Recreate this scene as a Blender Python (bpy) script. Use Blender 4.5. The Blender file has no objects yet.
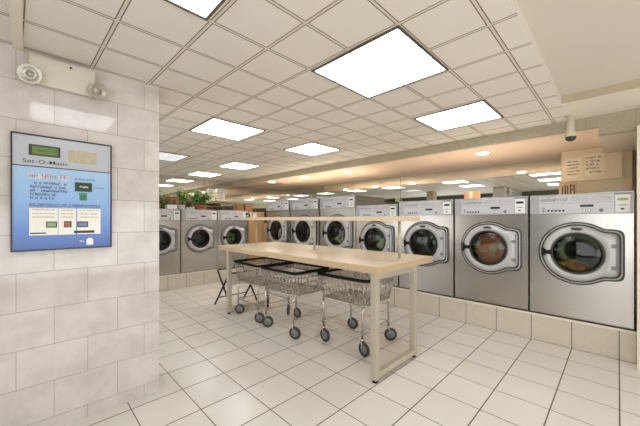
import bpy, bmesh, math, random
from mathutils import Vector, Matrix
R = random.Random(7)
PI = math.pi
COL = bpy.context.scene.collection

# ------------------------------------------------------------------ materials
def new_mat(name):
    m = bpy.data.materials.new(name); m.use_nodes = True
    nt = m.node_tree
    return m, nt, nt.nodes['Principled BSDF']

def lin(c):
    f = lambda v: v/12.92 if v <= .04045 else ((v+.055)/1.055)**2.4
    return (f(c[0]/255), f(c[1]/255), f(c[2]/255), 1)

def mat(name, rgb, rough=.5, metal=0.0, spec=.5, noise=0.0, nscale=8.0, bump=0.0, coat=0.0):
    m, nt, b = new_mat(name)
    c = lin(rgb)
    b.inputs['Base Color'].default_value = c
    b.inputs['Roughness'].default_value = rough
    b.inputs['Metallic'].default_value = metal
    b.inputs['Specular IOR Level'].default_value = spec
    b.inputs['Coat Weight'].default_value = coat
    if noise or bump:
        tc = nt.nodes.new('ShaderNodeTexCoord')
        n = nt.nodes.new('ShaderNodeTexNoise'); n.inputs['Scale'].default_value = nscale
        n.inputs['Detail'].default_value = 5
        nt.links.new(tc.outputs['Object'], n.inputs['Vector'])
        if noise:
            mx = nt.nodes.new('ShaderNodeMix'); mx.data_type = 'RGBA'
            mx.inputs[6].default_value = tuple(v*(1-noise) for v in c[:3])+(1,)
            mx.inputs[7].default_value = tuple(min(1, v*(1+noise)) for v in c[:3])+(1,)
            nt.links.new(n.outputs['Fac'], mx.inputs[0])
            nt.links.new(mx.outputs[2], b.inputs['Base Color'])
        if bump:
            bp = nt.nodes.new('ShaderNodeBump'); bp.inputs['Strength'].default_value = bump
            bp.inputs['Distance'].default_value = .01
            nt.links.new(n.outputs['Fac'], bp.inputs['Height'])
            nt.links.new(bp.outputs['Normal'], b.inputs['Normal'])
    return m

def math_node(nt, op, a, b=None, c=None):
    n = nt.nodes.new('ShaderNodeMath'); n.operation = op
    for i, v in enumerate((a, b, c)):
        if v is None: continue
        if isinstance(v, (int, float)): n.inputs[i].default_value = v
        else: nt.links.new(v, n.inputs[i])
    return n.outputs[0]

def line_dist(nt, coord, c0, s):
    """distance to the nearest line of a family at c0 + k*s"""
    t = math_node(nt, 'MULTIPLY', math_node(nt, 'SUBTRACT', coord, c0), 1/s)
    t = math_node(nt, 'FRACT', math_node(nt, 'ADD', t, .5))
    return math_node(nt, 'MULTIPLY', math_node(nt, 'ABSOLUTE', math_node(nt, 'SUBTRACT', t, .5)), s)

def mixc(nt, fac, a, b):
    mx = nt.nodes.new('ShaderNodeMix'); mx.data_type = 'RGBA'
    for i, v in ((0, fac), (6, a), (7, b)):
        if isinstance(v, (tuple, float, int)): mx.inputs[i].default_value = v
        else: nt.links.new(v, mx.inputs[i])
    return mx.outputs[2]

def pos_xyz(nt):
    g = nt.nodes.new('ShaderNodeNewGeometry'); s = nt.nodes.new('ShaderNodeSeparateXYZ')
    nt.links.new(g.outputs['Position'], s.inputs[0])
    return s.outputs, g.outputs['Position']

def noise_node(nt, vec, scale, detail=4, rough=.5):
    n = nt.nodes.new('ShaderNodeTexNoise'); n.inputs['Scale'].default_value = scale
    n.inputs['Detail'].default_value = detail; n.inputs['Roughness'].default_value = rough
    nt.links.new(vec, n.inputs['Vector']); return n.outputs['Fac']

def bump_from(nt, b, height, strength=.3, dist=.004):
    bp = nt.nodes.new('ShaderNodeBump'); bp.inputs['Strength'].default_value = strength
    bp.inputs['Distance'].default_value = dist
    nt.links.new(height, bp.inputs['Height']); nt.links.new(bp.outputs['Normal'], b.inputs['Normal'])

def tile_mat(name, axes, orig, size, tile, grout, gw, rough, vary=.06, veins=0.0, gw2=None):
    m, nt, b = new_mat(name)
    xyz, P = pos_xyz(nt)
    A, B = xyz[axes[0]], xyz[axes[1]]
    da = line_dist(nt, A, orig[0], size[0]); db = line_dist(nt, B, orig[1], size[1])
    g1 = math_node(nt, 'LESS_THAN', da, gw); g2 = math_node(nt, 'LESS_THAN', db, gw2 or gw)
    g = math_node(nt, 'MAXIMUM', g1, g2)
    # a tone of its own for every tile
    ia = math_node(nt, 'FLOOR', math_node(nt, 'MULTIPLY', math_node(nt, 'SUBTRACT', A, orig[0]), 1/size[0]))
    ib = math_node(nt, 'FLOOR', math_node(nt, 'MULTIPLY', math_node(nt, 'SUBTRACT', B, orig[1]), 1/size[1]))
    cv = nt.nodes.new('ShaderNodeCombineXYZ'); nt.links.new(ia, cv.inputs[0]); nt.links.new(ib, cv.inputs[1])
    wn = nt.nodes.new('ShaderNodeTexWhiteNoise'); nt.links.new(cv.outputs[0], wn.inputs['Vector'])
    c = lin(tile)
    col = mixc(nt, wn.outputs['Value'], tuple(v*(1-vary) for v in c[:3])+(1,), tuple(min(1, v*(1+vary)) for v in c[:3])+(1,))
    n = noise_node(nt, P, 9, 6, .6)
    col = mixc(nt, math_node(nt, 'MULTIPLY', n, .35), col, tuple(v*.86 for v in c[:3])+(1,))
    if veins:
        n2 = noise_node(nt, P, 5, 8, .65)
        v = math_node(nt, 'LESS_THAN', math_node(nt, 'ABSOLUTE', math_node(nt, 'SUBTRACT', n2, .5)), .012)
        col = mixc(nt, math_node(nt, 'MULTIPLY', v, veins), col, tuple(q*.7 for q in c[:3])+(1,))
    col = mixc(nt, g, col, lin(grout))
    nt.links.new(col, b.inputs['Base Color'])
    nt.links.new(math_node(nt, 'ADD', math_node(nt, 'MULTIPLY', g, .5), rough), b.inputs['Roughness'])
    bump_from(nt, b, math_node(nt, 'SUBTRACT', 1.0, g), .35, .002)
    return m

M = {}
M['floor'] = tile_mat('floor_tile', (0, 1), (-1.63, 3.79), (.3275, .33), (224, 220, 213), (92, 80, 68), .0038, .22, .03, 0, .0030)
M['kerb_y'] = tile_mat('kerb_tile_front', (0, 2), (-1.63, .275), (.3275, .5), (206, 198, 180), (92, 84, 70), .0032, .3, .05, .25)
M['kerb_x'] = tile_mat('kerb_tile_side', (1, 2), (1.775, .262), (.3275, .5), (206, 198, 180), (92, 84, 70), .0032, .3, .05, .25)

def brick_mat(name, ax, o, tile, grout, rough):
    m, nt, b = new_mat(name)
    xyz, P = pos_xyz(nt)
    W, Hh = .32, .2195
    row = math_node(nt, 'FLOOR', math_node(nt, 'MULTIPLY', math_node(nt, 'SUBTRACT', xyz[2], o[1]), 1/Hh))
    par = math_node(nt, 'FLOORED_MODULO', row, 2.0)
    sh = math_node(nt, 'SUBTRACT', xyz[ax], math_node(nt, 'MULTIPLY', par, W*.5))
    da = line_dist(nt, sh, o[0], W); db = line_dist(nt, xyz[2], o[1], Hh)
    g = math_node(nt, 'MAXIMUM', math_node(nt, 'LESS_THAN', da, .0013), math_node(nt, 'LESS_THAN', db, .0013))
    c = lin(tile)
    ia = math_node(nt, 'FLOOR', math_node(nt, 'MULTIPLY', math_node(nt, 'SUBTRACT', sh, o[0]), 1/W))
    cv = nt.nodes.new('ShaderNodeCombineXYZ'); nt.links.new(ia, cv.inputs[0]); nt.links.new(row, cv.inputs[1])
    wn = nt.nodes.new('ShaderNodeTexWhiteNoise'); nt.links.new(cv.outputs[0], wn.inputs['Vector'])
    col = mixc(nt, wn.outputs['Value'], tuple(v*.95 for v in c[:3])+(1,), tuple(min(1, v*1.04) for v in c[:3])+(1,))
    n = noise_node(nt, P, 6, 7, .62)
    rp = nt.nodes.new('ShaderNodeValToRGB')
    rp.color_ramp.elements[0].position = .35; rp.color_ramp.elements[0].color = (.80, .78, .78, 1)
    rp.color_ramp.elements[1].position = .62; rp.color_ramp.elements[1].color = (1, 1, 1, 1)
    nt.links.new(n, rp.inputs[0])
    mul = nt.nodes.new('ShaderNodeMix'); mul.data_type = 'RGBA'; mul.blend_type = 'MULTIPLY'; mul.inputs[0].default_value = .8
    nt.links.new(col, mul.inputs[6]); nt.links.new(rp.outputs[0], mul.inputs[7])
    col = mixc(nt, g, mul.outputs[2], lin(grout))
    nt.links.new(col, b.inputs['Base Color'])
    b.inputs['Roughness'].default_value = rough
    bump_from(nt, b, math_node(nt, 'SUBTRACT', 1.0, g), .25, .001)
    return m
M['wall_tile'] = brick_mat('marbled_wall_tile', 1, (.112, .081), (209, 203, 198), (146, 134, 124), .07)
M['wall_tile_end'] = brick_mat('marbled_wall_tile_end', 0, (-2.55, .081), (209, 203, 198), (146, 134, 124), .07)
M['soffit_tile'] = tile_mat('soffit_tile', (0, 2), (-1.2, 2.5), (.3275, .9), (176, 166, 142), (150, 140, 118), .002, .35, .05, .3)

def ceiling_mat():
    m, nt, b = new_mat('panel_ceiling')
    xyz, P = pos_xyz(nt)
    sx, sy = .318, .3245
    ysh = math_node(nt, 'SUBTRACT', xyz[1], math_node(nt, 'MULTIPLY', math_node(nt, 'ADD', xyz[0], .9), .028))
    dx = line_dist(nt, xyz[0], -.77, sx); dy = line_dist(nt, ysh, 1.955, sy)
    d = math_node(nt, 'MINIMUM', dx, dy)
    def band(lo, hi):
        return math_node(nt, 'MULTIPLY', math_node(nt, 'GREATER_THAN', d, lo), math_node(nt, 'LESS_THAN', d, hi))
    g = band(.0068, .0118)
    n = noise_node(nt, P, 3, 5, .6)
    base = mixc(nt, n, lin((222, 216, 206)), lin((232, 227, 218)))
    bar = math_node(nt, 'LESS_THAN', d, .0135)
    base = mixc(nt, bar, base, lin((216, 209, 194)))
    col = mixc(nt, math_node(nt, 'MULTIPLY', g, .95), base, lin((96, 84, 68)))
    nt.links.new(col, b.inputs['Base Color']); b.inputs['Roughness'].default_value = .6
    bump_from(nt, b, math_node(nt, 'SUBTRACT', 1.0, g), .3, .003)
    return m
M['ceiling'] = ceiling_mat()
M['plain_ceiling'] = mat('plain_ceiling_paint', (211, 204, 191), .6, noise=.02, nscale=2)
M['strip_ceiling'] = mat('strip_ceiling_paint', (228, 220, 206), .55, noise=.02, nscale=3)
M['step_face'] = mat('ceiling_step_face', (188, 172, 145), .5, noise=.05, nscale=6)
M['soffit_under'] = mat('soffit_underside_paint', (240, 219, 196), .6, noise=.03, nscale=3)
M['cream'] = mat('cream_paint', (226, 218, 200), .35)
M['dark_wall'] = mat('dark_back_wall', (96, 98, 84), .5, noise=.2, nscale=2)
M['beige_wall'] = mat('beige_wall_paint', (206, 194, 166), .3, noise=.04, nscale=2)
M['tan_gloss'] = mat('tan_gloss_panel', (196, 178, 140), .16, noise=.05, nscale=3)

def mirror_mat():
    m, nt, b = new_mat('mirror_glass')
    b.inputs['Base Color'].default_value = (.74, .75, .70, 1); b.inputs['Metallic'].default_value = 1
    b.inputs['Roughness'].default_value = .015
    return m
M['mirror'] = mirror_mat()

def steel(name, rgb, rough):
    m, nt, b = new_mat(name)
    tc = nt.nodes.new('ShaderNodeTexCoord'); mp = nt.nodes.new('ShaderNodeMapping')
    mp.inputs['Scale'].default_value = (2, 2, 160)
    nt.links.new(tc.outputs['Object'], mp.inputs['Vector'])
    n = noise_node(nt, mp.outputs[0], 3, 3, .6)
    c = lin(rgb)
    nt.links.new(mixc(nt, n, tuple(v*.97 for v in c[:3])+(1,), tuple(min(1, v*1.03) for v in c[:3])+(1,)), b.inputs['Base Color'])
    b.inputs['Metallic'].default_value = .92
    nt.links.new(math_node(nt, 'ADD', math_node(nt, 'MULTIPLY', n, .08), rough), b.inputs['Roughness'])
    return m
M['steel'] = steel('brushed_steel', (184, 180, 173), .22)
M['top_bounce'] = mat('pale_bounce_top', (236, 230, 222), .5, 0)  # tops paled to look lit by the downlights and bounce light to the soffit
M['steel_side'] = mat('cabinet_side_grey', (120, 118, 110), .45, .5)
M['door_silver'] = mat('silver_door_enamel', (187, 186, 184), .32, .2)
M['trim_dark'] = mat('dark_door_gasket', (52, 50, 48), .4)
M['bead'] = mat('satin_bead', (186, 184, 182), .4, .4)
M['chrome'] = mat('polished_chrome', (222, 220, 214), .16, 1.0)
M['panel_silver'] = mat('silver_panel', (170, 171, 172), .35, .35)
M['panel_face'] = mat('pale_panel_face', (196, 197, 199), .38, .15)
M['ink'] = mat('dark_ink', (60, 58, 60), .5)
M['ink_soft'] = mat('grey_ink', (128, 128, 132), .5)
M['ink_red'] = mat('red_print', (190, 120, 130), .5)
M['lcd_dark'] = mat('dark_green_display', (30, 52, 36), .25)
M['lcd_green'] = mat('green_lcd', (150, 172, 96), .3)
M['white_plastic'] = mat('white_plastic', (230, 230, 226), .35)
M['rubber'] = mat('black_rubber', (24, 21, 19), .75, spec=.25)
M['drum'] = mat('drum_steel', (92, 96, 88), .3, .85, noise=.3, nscale=14)
M['drum_back'] = mat('drum_back_steel', (70, 74, 62), .35, .8)

def glass_mat():
    m, nt, b = new_mat('tinted_door_glass')
    nt.nodes.remove(b)
    out = nt.nodes['Material Output']
    t = nt.nodes.new('ShaderNodeBsdfTransparent'); t.inputs[0].default_value = (.62, .68, .56, 1)
    g = nt.nodes.new('ShaderNodeBsdfGlossy'); g.inputs['Roughness'].default_value = .02
    lw = nt.nodes.new('ShaderNodeFresnel'); lw.inputs['IOR'].default_value = 1.5
    mx = nt.nodes.new('ShaderNodeMixShader')
    nt.links.new(lw.outputs[0], mx.inputs[0]); nt.links.new(t.outputs[0], mx.inputs[1]); nt.links.new(g.outputs[0], mx.inputs[2])
    nt.links.new(mx.outputs[0], out.inputs[0])
    return m
M['glass'] = glass_mat()

def emit(name, rgb, strength, mod=0):
    m, nt, b = new_mat(name)
    b.inputs['Base Color'].default_value = lin((235, 235, 232))
    b.inputs['Emission Color'].default_value = lin(rgb)
    b.inputs['Emission Strength'].default_value = strength
    b.inputs['Roughness'].default_value = .4
    return m
M['diffuser'] = emit('lit_diffuser', (250, 250, 255), 6.0)
M['diffuser_off'] = emit('dim_diffuser', (225, 232, 240), .6)
M['downlight'] = emit('lit_downlight', (255, 244, 228), 280.0)
M['light_frame'] = mat('light_frame_dark', (96, 88, 78), .4, .3)
M['lens_line'] = mat('lens_divider', (210, 208, 204), .5)

def wood(name, a, bcol, scale, rough):
    m, nt, b = new_mat(name)
    tc = nt.nodes.new('ShaderNodeTexCoord'); mp = nt.nodes.new('ShaderNodeMapping')
    mp.inputs['Scale'].default_value = scale
    nt.links.new(tc.outputs['Object'], mp.inputs['Vector'])
    n = noise_node(nt, mp.outputs[0], 4, 6, .6)
    nt.links.new(mixc(nt, n, lin(a), lin(bcol)), b.inputs['Base Color'])
    b.inputs['Roughness'].default_value = rough
    return m
M['table_top'] = wood('maple_laminate', (204, 187, 160), (218, 203, 178), (1.2, 14, 14), .28)
M['table_edge'] = wood('maple_edge_band', (188, 164, 128), (204, 181, 146), (1.2, 14, 14), .35)
M['shelf_wood'] = wood('shelf_laminate', (208, 186, 158), (222, 204, 178), (1.2, 14, 14), .35)
M['corner_wood'] = wood('tan_plywood', (188, 148, 102), (204, 166, 118), (6, 6, 1), .45)
M['ledge_wood'] = wood('brown_ledge', (150, 122, 92), (172, 144, 112), (6, 1, 6), .5)
M['leg_metal'] = mat('cream_leg_enamel', (188, 180, 163), .35, .25)
M['cart_chrome'] = mat('cart_chrome', (196, 190, 180), .25, .9)
M['cart_wire'] = mat('cart_wire_chrome', (186, 178, 168), .3, .85)
M['wheel_grey'] = mat('grey_wheel_tread', (52, 50, 49), .55)
M['wheel_hub'] = mat('wheel_hub_grey', (128, 126, 122), .4, .4)
M['black_tube'] = mat('black_tube_steel', (44, 38, 36), .4, .3)
M['cloth_white'] = mat('white_cloth', (226, 222, 214), .9, noise=.05, nscale=20, bump=.4)
M['carton'] = mat('brown_cardboard', (196, 152, 112), .75, noise=.04, nscale=12)
M['card_tan'] = mat('tan_card', (178, 150, 112), .75, noise=.05, nscale=10)
M['carton_dark'] = mat('dark_brown_cardboard', (126, 90, 56), .75, noise=.08, nscale=9)
M['paper'] = mat('white_paper', (236, 234, 224), .7)
M['paper_cream'] = mat('cream_paper', (226, 210, 178), .7, noise=.02, nscale=5)
M['board'] = mat('beige_notice_board', (218, 200, 168), .45, noise=.03, nscale=4)
M['terracotta'] = mat('terracotta_pot', (170, 104, 70), .7, noise=.1, nscale=12)
M['soil'] = mat('potting_soil', (66, 48, 34), .95, noise=.2, nscale=30)
M['emergency'] = mat('emergency_case', (208, 202, 188), .45)
M['lens_clear'] = mat('reflector_lens', (176, 171, 160), .3, .5)
M['cctv_white'] = mat('camera_case', (206, 196, 174), .45)
M['cctv_dome'] = mat('smoked_dome', (52, 46, 40), .12)

def leaf_mat(name, a, bcol):
    m, nt, b = new_mat(name)
    oi = nt.nodes.new('ShaderNodeNewGeometry')
    nt.links.new(mixc(nt, oi.outputs['Random Per Island'], lin(a), lin(bcol)), b.inputs['Base Color'])
    b.inputs['Roughness'].default_value = .45
    return m
M['leaf'] = leaf_mat('variegated_leaves', (62, 142, 46), (206, 226, 142))
M['leaf_dark'] = leaf_mat('dark_leaves', (34, 92, 42), (104, 160, 84))
M['petal'] = leaf_mat('pink_petals', (204, 136, 120), (236, 198, 178))

# ------------------------------------------------------------------ mesh builder
class MB:
    def __init__(s): s.v = []; s.f = []; s.mi = []; s.smooth = []
    def add(s, vs, fs, mi=0, smooth=False, mx=None):
        o = len(s.v)
        for v in vs:
            v = Vector(v)
            if mx is not None: v = mx @ v
            s.v.append(tuple(v))
        for f in fs:
            s.f.append(tuple(o+i for i in f)); s.mi.append(mi); s.smooth.append(smooth)
        return s
    def box(s, x0, x1, y0, y1, z0, z1, mi=0, bev=0.0, mx=None):
        if bev <= 0:
            vs = [(x, y, z) for z in (z0, z1) for y in (y0, y1) for x in (x0, x1)]
            fs = [(0, 2, 3, 1), (4, 5, 7, 6), (0, 1, 5, 4), (2, 6, 7, 3), (0, 4, 6, 2), (1, 3, 7, 5)]
            return s.add(vs, fs, mi, False, mx)
        bm = bmesh.new(); bmesh.ops.create_cube(bm, size=1)
        for v in bm.verts:
            v.co = Vector(((x0+x1)/2+v.co.x*(x1-x0), (y0+y1)/2+v.co.y*(y1-y0), (z0+z1)/2+v.co.z*(z1-z0)))
        bmesh.ops.bevel(bm, geom=bm.edges[:], offset=bev, segments=2, affect='EDGES', profile=.5)
        bm.verts.index_update()
        s.add([v.co[:] for v in bm.verts], [[v.index for v in f.verts] for f in bm.faces], mi, False, mx)
        bm.free(); return s
    def lathe(s, prof, n=32, mx=None, mi=0, smooth=True):
        """profile of (radius, height) turned about local Z"""
        vs = []; fs = []
        for (r, h) in prof:
            for k in range(n):
                a = 2*PI*k/n; vs.append((r*math.cos(a), r*math.sin(a), h))
        for i in range(len(prof)-1):
            for k in range(n):
                k2 = (k+1) % n
                fs.append((i*n+k, i*n+k2, (i+1)*n+k2, (i+1)*n+k))
        if prof[0][0] > 1e-6: pass
        return s.add(vs, fs, mi, smooth, mx)
    def cyl(s, p, q, r, n=16, mi=0, r2=None):
        p, q = Vector(p), Vector(q); d = q-p; L = d.length
        mx = Matrix.Translation(p) @ d.to_track_quat('Z', 'Y').to_matrix().to_4x4()
        r2 = r if r2 is None else r2
        vs = [(r*math.cos(2*PI*k/n), r*math.sin(2*PI*k/n), 0) for k in range(n)] + [(r2*math.cos(2*PI*k/n), r2*math.sin(2*PI*k/n), L) for k in range(n)]
        fs = [(k, (k+1) % n, n+(k+1) % n, n+k) for k in range(n)]
        s.add(vs, fs, mi, True, mx)
        s.add(vs[:n], [tuple(range(n-1, -1, -1))], mi, False, mx); s.add(vs[n:], [tuple(range(n))], mi, False, mx)
        return s
    def tube(s, path, r, n=8, closed=False, mi=0):
        P = [Vector(p) for p in path]; m = len(P); vs = []; fs = []
        up = None
        for i, p in enumerate(P):
            if closed: t = (P[(i+1) % m]-P[i-1]).normalized()
            else: t = (P[min(i+1, m-1)]-P[max(i-1, 0)]).normalized()
            if up is None: up = t.orthogonal().normalized()
            up = (up-t*up.dot(t))
            if up.length < 1e-6: up = t.orthogonal()
            up.normalize(); sd = t.cross(up)
            for k in range(n):
                a = 2*PI*k/n; vs.append(p+up*(r*math.cos(a))+sd*(r*math.sin(a)))
        for i in range(m if closed else m-1):
            j = (i+1) % m
            for k in range(n):
                k2 = (k+1) % n; fs.append((i*n+k, i*n+k2, j*n+k2, j*n+k))
        if not closed:
            fs.append(tuple(range(n-1, -1, -1))); fs.append(tuple((m-1)*n+k for k in range(n)))
        return s.add(vs, fs, mi, True)
    def sphere(s, c, r, mi=0, n=12, m=8, sc=(1, 1, 1)):
        vs = []; fs = []
        for i in range(m+1):
            ph = PI*i/m
            for k in range(n):
                a = 2*PI*k/n
                vs.append((c[0]+r*sc[0]*math.sin(ph)*math.cos(a), c[1]+r*sc[1]*math.sin(ph)*math.sin(a), c[2]+r*sc[2]*math.cos(ph)))
        for i in range(m):
            for k in range(n):
                k2 = (k+1) % n; fs.append((i*n+k, (i+1)*n+k, (i+1)*n+k2, i*n+k2))
        return s.add(vs, fs, mi, True)
    def loft(s, loops, mi=0, smooth=False, cap=False, closed=True):
        n = len(loops[0]); vs = [p for l in loops for p in l]; fs = []
        for i in range(len(loops)-1):
            for k in range(n if closed else n-1):
                k2 = (k+1) % n; fs.append((i*n+k, i*n+k2, (i+1)*n+k2, (i+1)*n+k))
        if cap: fs.append(tuple((len(loops)-1)*n+k for k in range(n)))
        return s.add(vs, fs, mi, smooth)
    def build(s, name, mats, parent=None):
        me = bpy.data.meshes.new(name)
        me.from_pydata(s.v, [], s.f)
        if not isinstance(mats, (list, tuple)): mats = [mats]
        for m in mats: me.materials.append(m)
        for p, mi, sm in zip(me.polygons, s.mi, s.smooth): p.material_index = mi; p.use_smooth = sm
        bm = bmesh.new(); bm.from_mesh(me)
        bmesh.ops.remove_doubles(bm, verts=bm.verts, dist=1e-6)
        bmesh.ops.recalc_face_normals(bm, faces=bm.faces)
        bm.to_mesh(me); bm.free(); me.update()
        o = bpy.data.objects.new(name, me); COL.objects.link(o)
        if parent is not None: o.parent = parent
        return o

def tag(o, label=None, cat=None, group=None, kind=None):
    if label: o['label'] = label
    if cat: o['category'] = cat
    if group: o['group'] = group
    if kind: o['kind'] = kind
    return o
def empty(name, loc, rz=0.0):
    o = bpy.data.objects.new(name, None); COL.objects.link(o)
    o.location = loc; o.rotation_euler = (0, 0, rz); o.empty_display_size = .1
    return o
def thing(name, label, cat, loc, rz=0.0, group=None):
    return tag(empty(name, loc, rz), label, cat, group)
def struct(name, mb, m, label, cat):
    o = mb.build(name, m); return tag(o, label, cat, kind='structure')
def copy_tree(o, parent=None):
    c = o.copy(); COL.objects.link(c)
    if parent is not None: c.parent = parent
    for ch in list(o.children): copy_tree(ch, c)
    return c
def rbox(name, x0, x1, y0, y1, z0, z1, m, parent=None, bev=0.0):
    return MB().box(x0, x1, y0, y1, z0, z1, 0, bev).build(name, m, parent)

def text_mesh(s, txt, size, mx, mi=0, extrude=.0006):
    cu = bpy.data.curves.new('lettering', 'FONT'); cu.body = txt; cu.size = size; cu.extrude = extrude
    cu.resolution_u = 3; cu.offset = size*.006
    o = bpy.data.objects.new('lettering', cu); COL.objects.link(o)
    dg = bpy.context.evaluated_depsgraph_get(); dg.update()
    me = bpy.data.meshes.new_from_object(o.evaluated_get(dg))
    s.add([v.co[:] for v in me.vertices], [tuple(p.vertices) for p in me.polygons], mi, False, mx)
    bpy.data.objects.remove(o); bpy.data.curves.remove(cu); bpy.data.meshes.remove(me)
    return s

def scribble(s, x0, x1, z0, h, y, rng, mi=0, t=.0009, mx=None, wm=1.0, sp=.10):
    """a line of small unreadable letter-like marks in the local XZ plane"""
    x = x0
    while x < x1-h*.3:
        w = h*rng.uniform(.45, .75)*wm
        if rng.random() < sp: x += h*.6; continue
        q = rng.random()
        s.box(x, x+t*1.6, y-.0006, y, z0, z0+h*rng.uniform(.7, 1), mi, 0, mx)
        s.box(x, x+w*.85, y-.0006, y, z0+h*.42, z0+h*.42+t*1.6, mi, 0, mx)
        if q > .35: s.box(x+w*.75, x+w*.75+t*1.6, y-.0006, y, z0, z0+h*.8, mi, 0, mx)
        if q < .5: s.box(x, x+w*.85, y-.0006, y, z0+h*.85, z0+h*.85+t*1.6, mi, 0, mx)
        if q > .6: s.box(x, x+w*.85, y-.0006, y, z0, z0+t*1.6, mi, 0, mx)
        x += w+h*.14

# ------------------------------------------------------------------ the room
CZ = 2.24                       # panel ceiling
FX, RX, BY = -7.05, 2.6, -1.7   # far wall, right wall, back wall
MY = 5.375                      # mirror behind the long row
struct('floor', MB().box(FX-.1, RX+.1, BY-.1, MY+.1, -.1, 0), M['floor'], 'cream square floor tiles with dark grout', 'floor')
mb = MB().box(FX-.1, -.335, BY-.1, 3.80, CZ, CZ+.12)
o = struct('ceiling', mb, [M['ceiling'], M['plain_ceiling']], 'cream panelled ceiling grid', 'ceiling')
for p in o.data.polygons:
    if abs(p.normal.z) < .5: p.material_index = 1
struct('ceiling_2', MB().box(-.335, RX+.1, BY-.1, 3.20, 2.30, 2.36), M['plain_ceiling'], 'smooth cream ceiling at the right', 'ceiling')
struct('ceiling_3', MB().box(-.335, RX+.1, 3.20, 3.80, CZ, CZ+.12), M['strip_ceiling'], 'lower ceiling strip in front of the soffit', 'ceiling')
struct('trim_1', MB().box(-.335, RX, 3.192, 3.2005, CZ, 2.30), M['step_face'], 'tan face of the ceiling step', 'trim')
struct('trim_2', MB().box(-2.39, -.335, -.062, -.018, CZ-.018, CZ), M['cream'], 'cream ceiling joint strip', 'trim')
# soffit over the long row
mb = MB().box(FX-.1, -.127, 3.80, 3.86, 2.135, CZ+.12)
mb.box(-.127, RX, 3.80, 3.86, 2.055, CZ+.12)
struct('soffit', mb, M['soffit_tile'], 'tiled front face of the soffit over the long row of washers', 'soffit')
struct('soffit_underside', MB().box(FX-.1, -.127, 3.86, MY+.1, 2.136, 2.18), M['soffit_under'], 'peach underside of the soffit', 'soffit')
struct('soffit_underside_2', MB().box(-.127, RX, 3.86, MY+.1, 2.056, 2.18), M['strip_ceiling'], 'lower soffit underside at the right', 'soffit')
# walls
# unseen walls behind and to the right, with openings added for fill light
def pierced(name, ax, lo, hi, at, holes, m, label):
    mb = MB(); u = lo
    def bx(a, b, z0, z1):
        if ax == 'x': mb.box(a, b, at-.1, at, z0, z1)
        else: mb.box(at, at+.1, a, b, z0, z1)
    for (a, b, z0, z1) in holes:
        bx(u, a, 0, 2.4); bx(a, b, 0, z0); bx(a, b, z1, 2.4); u = b
    bx(u, hi, 0, 2.4)
    struct(name, mb, m, label, 'wall')
pierced('wall_back', 'x', FX-.1, RX+.1, BY, [(-6.8, -2.9, .3, 1.85), (-.7, 2.4, .2, 2.15)], M['dark_wall'], 'dim wall behind')
pierced('wall_right', 'y', BY, MY+.1, RX, [(-1.5, 3.5, .2, 1.5)], M['beige_wall'], 'beige wall beyond the frame')
struct('wall_front', MB().box(FX-.1, RX+.1, MY+.02, MY+.1, 0, 2.4), M['beige_wall'], 'wall behind the long row', 'wall')
struct('wall_far', MB().box(FX-.1, FX-.02, BY, MY, 0, 2.4), M['beige_wall'], 'wall at the far end', 'wall')
mb = MB().box(-2.68, -2.39, BY, .69, 0, CZ)
o = struct('wall_left', mb, [M['wall_tile'], M['wall_tile_end']], 'wall end clad in pale marbled tiles', 'wall')
for p in o.data.polygons:
    if abs(p.normal.y) > .5: p.material_index = 1
struct('pillar', MB().box(-4.78, -4.55, .38, .69, 0, CZ), M['beige_wall'], 'beige pillar', 'pillar')
struct('trim_3', MB().box(.115, RX, 3.66, 3.80, 0, 2.06), M['cream'], 'cream wall edge at the right end of the row', 'wall')
# mirrors: panels in a row, thin joints between
def mirror_panel(name, b):
    return struct(name, MB().box(*b), M['mirror'], 'mirror panel', 'mirror')
xs = [FX, -5.3, -3.105, -.52]
for i in range(3): mirror_panel('mirror_%d' % (i+1), (xs[i]+.004, xs[i+1]-.004, MY, MY+.012, 1.15, 2.135))
ys = [1.0, 3.05, MY]
for i in range(2): mirror_panel('mirror_%d' % (i+4), (FX-.012, FX, ys[i]+.004, ys[i+1]-.004, 1.15, CZ))
mirror_panel('mirror_6', (FX-.012, FX, -1.0, .996, 1.15, CZ))
# tiled kerbs under the washers
struct('kerb', MB().box(FX, .115, 3.79, MY, 0, .278, 0, .004), M['kerb_y'], 'tiled kerb under the long row', 'kerb')
struct('kerb_2', MB().box(FX, -5.65, .9, 3.789, 0, .265, 0, .004), M['kerb_x'], 'tiled kerb under the far row', 'kerb')
struct('trim_4', MB().box(FX, .115, 3.784, 3.79, .262, .281), M['cream'], 'pale lip of the long kerb', 'trim')
struct('trim_5', MB().box(-5.65, -5.644, .9, 3.784, .25, .268), M['cream'], 'pale lip of the far kerb', 'trim')
# ledge and filler in the far corner
struct('ledge', MB().box(FX, -6.62, 1.0, 3.42, .268, 1.455), M['ledge_wood'], 'brown ledge behind the far row', 'ledge')
t = thing('corner_cabinet', 'tan plywood filler cabinet in the far corner between the two rows of washers', 'cabinet', (-5.68, 3.43, .268))
rbox('body', -1.0, 0, 0, .40, .0, 1.16, M['corner_wood'], t)
rbox('door_panel', 0, .012, .02, .36, .05, 1.10, M['corner_wood'], t, .003)
# glossy panel at the right end behind the first washer
struct('wall_panel', MB().box(-.52, .115, 4.8925, 4.93, .278, 2.135), M['tan_gloss'], 'glossy tan wall panel behind the nearest washer', 'wall')

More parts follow.
